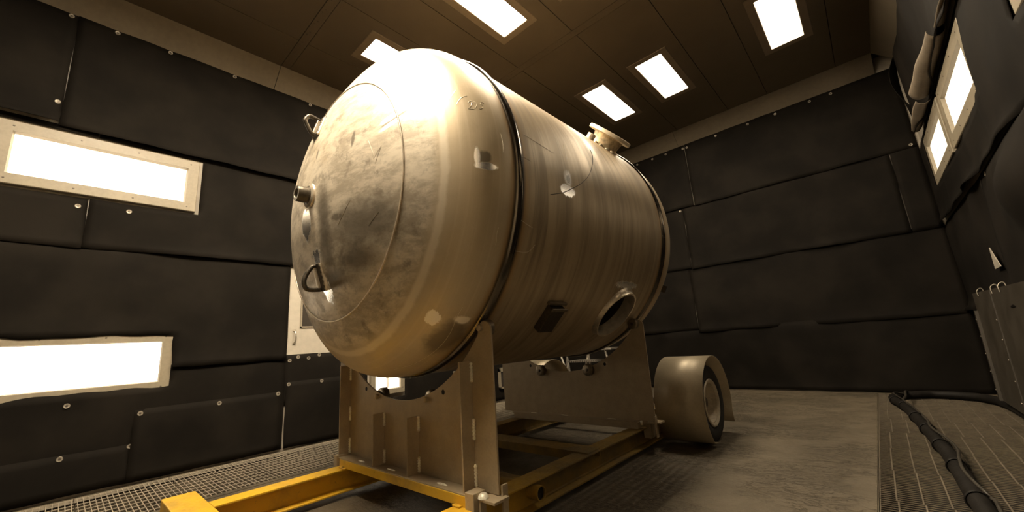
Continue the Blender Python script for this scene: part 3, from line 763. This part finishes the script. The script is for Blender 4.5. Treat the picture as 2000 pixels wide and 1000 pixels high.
# lifting lugs on the front head: pad and bent round-bar loop
def lug(cx, cz, tilt, reach, drop, L):
    r = hypot(cx - XC, cz - ZC); y = head_y(r); e = .001
    nrm = Vector(((cx - XC) / sqrt(RC * RC - r * r) if r else 0, -1, (cz - ZC) / sqrt(RC * RC - r * r))).normalized()
    up = Vector((sin(tilt), 0, cos(tilt))); up = (up - nrm * up.dot(nrm)).normalized(); sd = nrm.cross(up)
    c = Vector((cx, y, cz))
    p = build('lifting_lug', MB().obox(c + nrm * .006, (sd, up, nrm), (.038, L, .012)), 'dark_steel', tank, bevel=.004)
    p2 = build('lug_rib', MB().obox(c + nrm * .02, (sd, up, nrm), (.010, L * .93, .014)), 'polished_steel', p, bevel=.004)
    pts = [c + up * L * .82 + nrm * .012, c + up * (L * .80) + nrm * reach * .4, c + up * (L * .42 + drop) + nrm * reach * .86, c + up * (-.01 + drop) + nrm * reach,
           c + up * (-L * .45 + drop) + nrm * reach * .86, c - up * L * .80 + nrm * reach * .4, c - up * L * .82 + nrm * .012]
    build('lug_loop', MB().tube(catmull(pts, 8), .0135, 10), 'dark_steel', p, smooth=60)
    for s in (-1, 1):
        wb_ = MB(); vs = []
        build('weld_bead', MB().tube([c + sd * s * .042 + up * (L * (k / 6 - 1)) + nrm * (.002 + .003 * (k % 2)) for k in range(13)], [.008 + .003 * (k % 2) for k in range(13)], 8), 'polished_steel', p, smooth=60)
lug(-2.43, 1.47, 0.05, .105, -.015, .085)
lug(-2.54, 2.51, -0.05, .10, .02, .075)
# nozzle with flange, small coupling beside it
nc, ner, net = radial(45, 3.30)
nozl = rev_part('nozzle_neck', [(.135, -.05), (.135, .03), (.143, .075), (.152, .105), (.125, .105), (.12, -.05)], nc, ner, 'nozzle_steel', tank, 48)
rev_part('flange', [(.160, .105), (.213, .107), (.217, .110), (.217, .138), (.213, .142), (.12, .142), (.12, .105)], nc, ner, 'flange_steel', nozl, 64)
for k in range(14):
    a = 2 * pi * k / 14 + .2; tt = cos(a) * .142; drop = RT - sqrt(RT * RT - tt * tt)
    p = nc + net * tt + Vector((0, 1, 0)) * sin(a) * .142 - ner * (drop - .006)
    build('weld_bead', MB().rev([(0, .012), (.016, .008), (.022, 0), (.020, -.01), (0, -.012)], p, ner, 8), 'polished_steel', nozl, smooth=70)
cc, cer, cet = radial(45, 3.055)
rev_part('coupling', [(.040, -.02), (.040, .048), (.036, .052), (.024, .052), (.022, -.02)], cc, cer, 'polished_steel', tank, 24)
# welded box bracket under the shell side
bc, ber, bet = radial(-45.5, 2.18)
ey = Vector((0, 1, 0))
br = build('bracket_box', MB().obox(bc + ber * .026, (bet, ey, ber), (.10, .075, .028)), 'dark_steel', tank, bevel=.004)
build('bracket_lip', MB().obox(bc + bet * .118 + ber * .012, (bet, ey, ber), (.010, .10, .012)), 'roller_metal', br, bevel=.003)
build('bracket_cap', MB().obox(bc + bet * .094 + ber * .056, (bet, ey, ber), (.010, .085, .005)), 'roller_metal', br, bevel=.002)
tc, ter, tet = radial(-30, 3.80, -.045)
build('rear_tab', MB().obox(tc + ter * .02, (tet, ey, ter), (.035, .012, .05)), 'dark_steel', tank, bevel=.003)
# marks drawn and scratched on the steel
def mark(name, pts, r, mat, off=.001):
    P_ = []
    for p in catmull(pts, 6):
        q = Vector((p.x - XC, 0, p.z - ZC)); rr = q.length
        if p.y > Y1 - SF: q = q.normalized() * (RT + off); P_.append((XC + q.x, p.y, ZC + q.z))
        else: P_.append((p.x, head_y(min(rr, RT - .001)) - off, p.z))
    build(name, MB().tube(P_, r, 5), mat, tank, smooth=70)
mark('marker_line', [(-1.398, 2.581, 2.434), (-1.369, 2.554, 2.357), (-1.334, 2.462, 2.231), (-1.317, 2.37, 2.13), (-1.309, 2.26, 2.044), (-1.307, 2.131, 1.969), (-1.31, 2.007, 1.907), (-1.314, 1.871, 1.862)], .0022, 'marker_ink')
for pts in ([(-1.309, 1.616, 2.031), (-1.308, 1.65, 2.03), (-1.308, 1.695, 2.024)], [(-1.352, 1.606, 1.669), (-1.36, 1.66, 1.655), (-1.361, 1.728, 1.639)], [(-1.352, 2.133, 2.302), (-1.33, 2.12, 2.24), (-1.324, 2.115, 2.179)],
            [(-1.316, 1.471, 2.118), (-1.308, 1.472, 2.06), (-1.308, 1.473, 2.006)], [(-1.327, 1.674, 2.198), (-1.322, 1.966, 2.167)], [(-1.375, 1.476, 1.599), (-1.409, 1.488, 1.511)],
            [(-1.922, 1.023, 1.675), (-1.846, 1.04, 1.735)], [(-2.151, .959, 1.722), (-2.032, .971, 1.836)], [(-1.863, 1.015, 2.039), (-1.815, 1.036, 2.103)], [(-1.842, 1.03, 2.143), (-1.845, 1.023, 2.065)],
            [(-1.905, 1.01, 2.162), (-1.843, 1.022, 2.027)], [(-1.815, 1.036, 2.103), (-1.85, 1.02, 2.005)], [(-1.415, 1.62, 1.5), (-1.412, 1.727, 1.507), (-1.392, 1.778, 1.552)],
            [(-1.625, 1.41, 1.207), (-1.757, 1.423, 1.081), (-1.896, 1.419, .989), (-2.055, 1.388, .924), (-2.212, 1.348, .895)]):
    mark('scratch', pts, .0009, 'scratch_bright', .0003)
# scribbled mark on the knuckle
for pts in ([(-1.478, 1.241, 2.303), (-1.466, 1.264, 2.345), (-1.461, 1.279, 2.374)], [(-1.441, 1.264, 2.271), (-1.433, 1.286, 2.311), (-1.424, 1.303, 2.326), (-1.414, 1.319, 2.333)],
            [(-1.402, 1.316, 2.286), (-1.397, 1.331, 2.299), (-1.391, 1.334, 2.286), (-1.39, 1.322, 2.261), (-1.396, 1.306, 2.242), (-1.379, 1.335, 2.243)],
            [(-1.376, 1.341, 2.249), (-1.376, 1.356, 2.275), (-1.38, 1.354, 2.289), (-1.388, 1.343, 2.293)],
            [(-1.364, 1.399, 2.295), (-1.37, 1.386, 2.303), (-1.37, 1.374, 2.287), (-1.363, 1.391, 2.279), (-1.36, 1.381, 2.258), (-1.366, 1.361, 2.249)]):
    mark('chalk_mark', pts, .0012, 'scratch_bright', .0005)

# ------------------------------------------------------------------ cart
CX = -2.435
cart = empty('tank_cart', (CX, 2.5, 0.0), 'yellow steel cart frame on two wheels carrying the cradles', 'cart')
ZT, ZB = .197, .042
def ibeam(x0, x1, y0, y1, name='rail'):
    xm = (x0 + x1) / 2; tf = .011; wv = .005
    poly = [(x0, ZB), (x1, ZB), (x1, ZB + tf), (xm + wv + .008, ZB + tf + .006), (xm + wv, ZB + tf + .014), (xm + wv, ZT - tf - .014), (xm + wv + .008, ZT - tf - .006), (x1, ZT - tf), (x1, ZT),
            (x0, ZT), (x0, ZT - tf), (xm - wv - .008, ZT - tf - .006), (xm - wv, ZT - tf - .014), (xm - wv, ZB + tf + .014), (xm - wv - .008, ZB + tf + .006), (x0, ZB + tf)]
    return build(name, MB().prism(poly, y0, y1, lambda u, v, a: (u, a, v)), 'yellow_paint', cart, bevel=.002)
ibeam(-1.815, -1.68, .68, 4.62)
ibeam(-3.19, -3.055, .68, 4.62)
build('front_beam', MB().box(-3.535, -1.335, .505, .678, .05, ZT + .003), 'yellow_paint', cart, bevel=.006)
def channel(y0, y1, x0, x1, z0, z1, name='cross_channel'):
    th = .008
    poly = [(y0, z0), (y0 + th, z0), (y0 + th, z1 - th), (y1 - th, z1 - th), (y1 - th, z0), (y1, z0), (y1, z1), (y0, z1)]
    return build(name, MB().prism(poly, x0, x1, lambda u, v, a: (a, u, v)), 'yellow_paint', cart, bevel=.0015)
channel(2.56, 2.735, -3.17, -1.695, .145, .206)
channel(4.35, 4.50, -3.17, -1.695, .145, .206)
build('cross_tube', MB().rev([(.042, 0), (.042, 1.55), (.036, 1.55), (.036, 0)], (-3.205, 1.975, .128), (1, 0, 0), 32, True), 'yellow_paint', cart, smooth=40)
build('bore_shade', MB().rev([(.0359, -.004), (.0359, .004)], (-1.672, 1.975, .128), (1, 0, 0), 24), 'pit_dark', cart)  # black disc inside the tube end, standing in for the shade of the bore
channel(2.02, 2.10, -3.05, -1.82, .09, .15, 'cross_channel')
build('cradle_bar', MB().box(-3.16, -1.715, 1.462, 1.59, ZT, .249), 'yellow_paint', cart, bevel=.003)
build('axle', MB().rev([(.03, -1.1), (.03, 1.1)], (CX, 4.08, .335), (1, 0, 0), 16), 'bolt_dark', cart, smooth=40)
for xx in (-1.747, -3.122): build('axle_hanger', MB().box(xx - .03, xx + .03, 4.0, 4.16, ZT, .37), 'yellow_paint', cart, bevel=.004)
for (x, y) in ((-3.10, 1.455), (-3.07, 1.452), (-1.79, 1.45)):
    build('weld_tab', MB().box(x - .03, x + .03, y - .012, y + .012, ZT, ZT + .010), 'yellow_paint', cart, bevel=.004)
def wheel(side, yc):
    xo = CX + side * 1.195; s = side; R = .338; zc = R - .002
    xf = xo; xo = xo - s * .03
    prof = [(.205, -.16), (.235, -.19), (.30, -.20), (.325, -.185), (R, -.155), (R + .002, -.10), (R, -.045), (.325, -.012), (.30, 0.0), (.26, -.004), (.225, -.012), (.205, -.03)]
    ty = build('tyre', MB().rev([(r, h) for r, h in prof], (xo - s * .0, yc, zc), (s, 0, 0), 64, True), 'tyre_rubber', cart, smooth=35)
    rim = [(.212, -.012), (.205, -.004), (.195, -.004), (.188, -.012), (.178, -.020), (.172, -.020), (.168, -.05), (.162, -.095), (.150, -.130), (.125, -.138), (.115, -.125), (.085, -.120), (.06, -.125), (.0, -.125)]
    build('rim', MB().rev(rim, (xo, yc, zc), (s, 0, 0), 64, cap0=False), 'rim_paint', ty, smooth=30)
    build('hub_cap', MB().rev([(.05, -.126), (.05, -.07), (.04, -.06), (0, -.06)], (xo, yc, zc), (s, 0, 0), 24), 'bolt_dark', ty, smooth=40)
    for k in range(5):
        a = 2 * pi * k / 5 + .3
        build('wheel_nut', MB().rev([(.015, -.124), (.015, -.10), (0, -.098)], (xo, yc + .072 * cos(a), zc + .072 * sin(a)), (s, 0, 0), 6), 'bolt_dark', ty)
    # fender: bent sheet
    Rf = .408; xi = CX + s * .775; xo2 = xf + s * .012; mb = MB()
    prof_f = []
    for i in range(49):
        a = radians(-22 + (228 + 22) * i / 48)
        prof_f.append((yc + .02 + Rf * cos(a), .345 + Rf * sin(a)))
    last = prof_f[-1]; prof_f.append((last[0] + .09, last[1] - .05))
    first = prof_f[0]; prof_f.insert(0, (first[0] + .012, first[1] - .09))
    n = len(prof_f); vs = [(x, y, max(z, .03)) for x in (xi, xo2) for y, z in prof_f]
    mb.add(vs, [(i, i + 1, n + i + 1, n + i) for i in range(n - 1)])
    fe = build('fender', mb, 'fender_paint', cart, smooth=50, solid=.005)
    b = MB().box(min(xi, xi - s * .09), max(xi, xi - s * .09), yc - .31, yc - .27, .30, .312).box(min(xi - s * .01, xi), max(xi - s * .01, xi), yc - .31, yc - .27, .24, .37)
    build('fender_bracket', b, 'rim_paint', fe, bevel=.002)
wheel(1, 4.08)
wheel(-1, 4.25)

# ------------------------------------------------------------------ cradles
PX = -2.483   # plate centre
def cradle(yp, s, label):
    """plate at yp; s = direction towards the tank middle (+1 front cradle, -1 rear)"""
    t = empty('tank_cradle', (PX, yp, ZT), label, 'cradle', 'tank cradles')
    rc, zc = 1.015, 1.692; hw = .895; zb = .252
    poly = [(hw, zb), (hw + .008, 1.085)]
    hx, hz, hr = hw - .045, 1.082, .052
    for i in range(1, 12):
        a = radians(180 * i / 12 * .93); poly.append((hx + hr * cos(a), hz + hr * sin(a)))
    a1 = math.asin((hx - hr - .003) / rc)
    for i in range(0, 49):
        a = a1 - 2 * a1 * i / 48; poly.append((rc * sin(a), zc - rc * cos(a)))
    n0 = len(poly)
    for i in range(11, 0, -1):
        a = radians(180 * i / 12 * .93); poly.append((-(hx + hr * cos(a)), hz + hr * sin(a)))
    poly += [(-(hw + .008), 1.085), (-hw, zb)]
    pl = build('saddle_plate', MB().prism(poly, yp - s * 0.0, yp + s * .012, lambda u, v, a: (PX + u, a, v)), 'grey_primer', t, smooth=20, bevel=.002)
    me = pl.data
    def dsk(name, x, z, y0, y1, r, mat, n=20): return build(name, MB().rev([(r * .8, 0), (r, .003), (r, abs(y1 - y0) - .003), (r * .8, abs(y1 - y0))], (x, y0, z), (0, 1 if y1 > y0 else -1, 0), n), mat, t, smooth=40)
    for x in (-.465, .465):
        for q in (0, 1):
            dsk('bolt_hole', PX + x, .742, yp - s * .0015 if q == 0 else yp + s * .0135, yp + s * .004 if q == 0 else yp + s * .008, .017, 'pit_dark')
    # rollers on the tank side, bolt heads outside
    for x, z, r in ((-.297, .694, .056), (.297, .694, .056), (-.826, 1.096, .048), (.826, 1.096, .048)):
        c0 = (PX + x, yp + s * .020, z); w_ = .05
        ro = build('roller', MB().rev([(.018, 0), (r * .8, 0), (r, .006), (r, w_ - .006), (r * .8, w_), (.018, w_)], c0, (0, s, 0), 32), 'roller_metal', t, smooth=35)
        build('roller_bolt', MB().rev([(.0, .014), (.010, .013), (.014, .008), (.014, -.004), (.0, -.004)], (PX + x, yp + s * (.020 + w_), z), (0, s, 0), 12), 'bolt_dark', ro, smooth=35)
        build('axle_bolt', MB().rev([(.018, 0), (.018, .020), (.012, .024), (0, .024)], (PX + x, yp + s * .012 if False else yp, z), (0, -s, 0), 12), 'grey_primer', ro, smooth=35)
    # stiffeners outside
    dep = .086
    y_out = yp - s * dep
    for x, zt, nb in ((-.717, .918, 3), (-.212, .590, 2), (.200, .590, 2), (.722, .918, 3)):
        st = build('stiffener', MB().box(PX + x - .006, PX + x + .006, min(yp, y_out), max(yp, y_out), zb, zt), 'grey_primer', t, bevel=.0015)
        for zz, L in ([(zt - .06, .055), ((zt + zb) / 2 - .03, .055), (zb + .07, .055)] if nb == 3 else [(zt - .045, .045), (zb + .055, .045)]):
            pts = [(PX + x + .010, yp - s * .004, zz + L * (k / 6 - 1)) for k in range(13)]
            build('weld_bead', MB().tube(pts, [.006 + .0045 * (0.4 + (k % 2)) * (1 if 0 < k < 12 else .3) for k in range(13)], 8), 'weld_metal', st, smooth=60)
    # base flange and inner angle
    y_a, y_b = yp - s * .095, yp + s * .10
    build('base_plate', MB().box(PX - .70, PX + .752, min(y_a, y_b), max(y_a, y_b), .249, .256), 'grey_primer', t, bevel=.001)
    build('base_angle', MB().box(PX - .68, PX + .77, min(yp + s * .045, y_b), max(yp + s * .045, y_b), ZT + .001, .249), 'grey_primer', t, bevel=.002)
    for x in (-.42, -.03, .50):
        build('weld_bead', MB().tube([(PX + x + .045 * (k / 4 - 1), (yp - s * .055) if s > 0 else yp + s * .06, .256) for k in range(9)], [.003, .006, .0075, .008, .008, .008, .0075, .006, .003], 8), 'weld_metal', t, smooth=60)
    # clamps that hold the cradle to the rails
    lc = build('clamp', MB().box(PX - .752, PX - .70, min(y_a - s * .012, y_a + s * .07), max(y_a - s * .012, y_a + s * .07), ZT - .005, .272), 'grey_primer', t, bevel=.003)
    build('clamp_bolt', MB().rev([(0, .02), (.012, .018), (.014, 0)], (PX - .775, y_a + s * .02, ZT + .002), (0, 0, 1), 8), 'weld_metal', lc, smooth=40)
    yc = y_a - s * .014
    rcl = build('clamp', MB().box(PX + .755, PX + .822, min(yc, yc + s * .085), max(yc, yc + s * .085), .10, .276), 'grey_primer', t, bevel=.004)
    build('clamp_tab', MB().box(PX + .824, PX + .94, min(yc + s * .03, yp + s * .03), max(yc + s * .03, yp + s * .03), .236, .250), 'grey_primer', rcl, bevel=.002)
    build('clamp_tongue', MB().box(PX + .90, PX + .912, min(yp + s * .01, yp + s * .05), max(yp + s * .01, yp + s * .05), .13, .30), 'grey_primer', rcl, bevel=.002)
    build('clamp_hook', MB().box(PX + .826, PX + .84, min(yc + s * .03, yc + s * .07), max(yc + s * .03, yc + s * .07), .12, .236), 'grey_primer', rcl, bevel=.002)
    build('weld_bead', MB().rev([(0, .024), (.016, .022), (.026, .012), (.030, 0), (0, -.004)], (PX + .842, yc + s * .05, .250), (0, 0, 1), 12), 'weld_metal', rcl, smooth=60)
cradle(1.560, 1, 'front grey steel saddle cradle with four upright stiffeners under the tank head')
cradle(3.512, -1, 'rear grey steel saddle cradle showing its rollers between the cart rails')

# ------------------------------------------------------------------ things by the left wall, seen under the tank
t = empty('step_ladder', (-4.25, 6.6, 0), 'pale aluminium step stand seen between tank and rear cradle', 'ladder')
for x0, z0, x1, z1, dy in ((-4.72, .82, -4.42, 0, -.12), (-4.22, .82, -4.52, 0, .22), (-4.06, .86, -4.0, 0, -.12), (-4.78, .82, -4.70, 0, .22), (-3.70, .80, -3.55, 0, -.12)):
    build('leg', MB().tube([(x0, 6.6 + dy, z0), (x1, 6.6 + dy, z1)], .022, 8), 'alu', t, smooth=60)
tr = build('tread', MB().box(-4.50, -3.87, 6.44, 6.86, .565, .595), 'alu', t, bevel=.002)
tg = MB()
for k in range(16): tg.box(-4.49 + .04 * k, -4.475 + .04 * k, 6.432, 6.44, .566, .596)
tag(build('tread_teeth', tg, 'screw_dark', tr), kind='stuff')
build('tread', MB().box(-3.95, -3.55, 6.44, 6.86, .77, .80), 'alu', t, bevel=.002)
t = empty('wall_box', (LW, 5.5, .2), 'grey framed box low on the left wall between the cradles', 'box')
build('body', MB().box(LW + .01, LW + .05, 5.30, 5.75, .24, .56), 'glass_dark', t)
f = MB().box(LW + .01, LW + .07, 5.28, 5.31, .22, .58).box(LW + .01, LW + .07, 5.74, 5.77, .22, .58).box(LW + .01, LW + .07, 5.28, 5.77, .22, .25).box(LW + .01, LW + .07, 5.28, 5.77, .51, .58)
build('frame', f, 'lamp_frame', t, bevel=.003)
t = empty('junction_box', (LW, 4.45, .4), 'small grey junction box on the left wall behind the front cradle', 'box')
build('body', MB().box(LW + .012, LW + .09, 4.25, 4.55, .40, .625), 'lamp_frame', t, bevel=.005)
build('cover', MB().box(LW + .09, LW + .096, 4.27, 4.53, .42, .605), 'lamp_frame', t, bevel=.002)
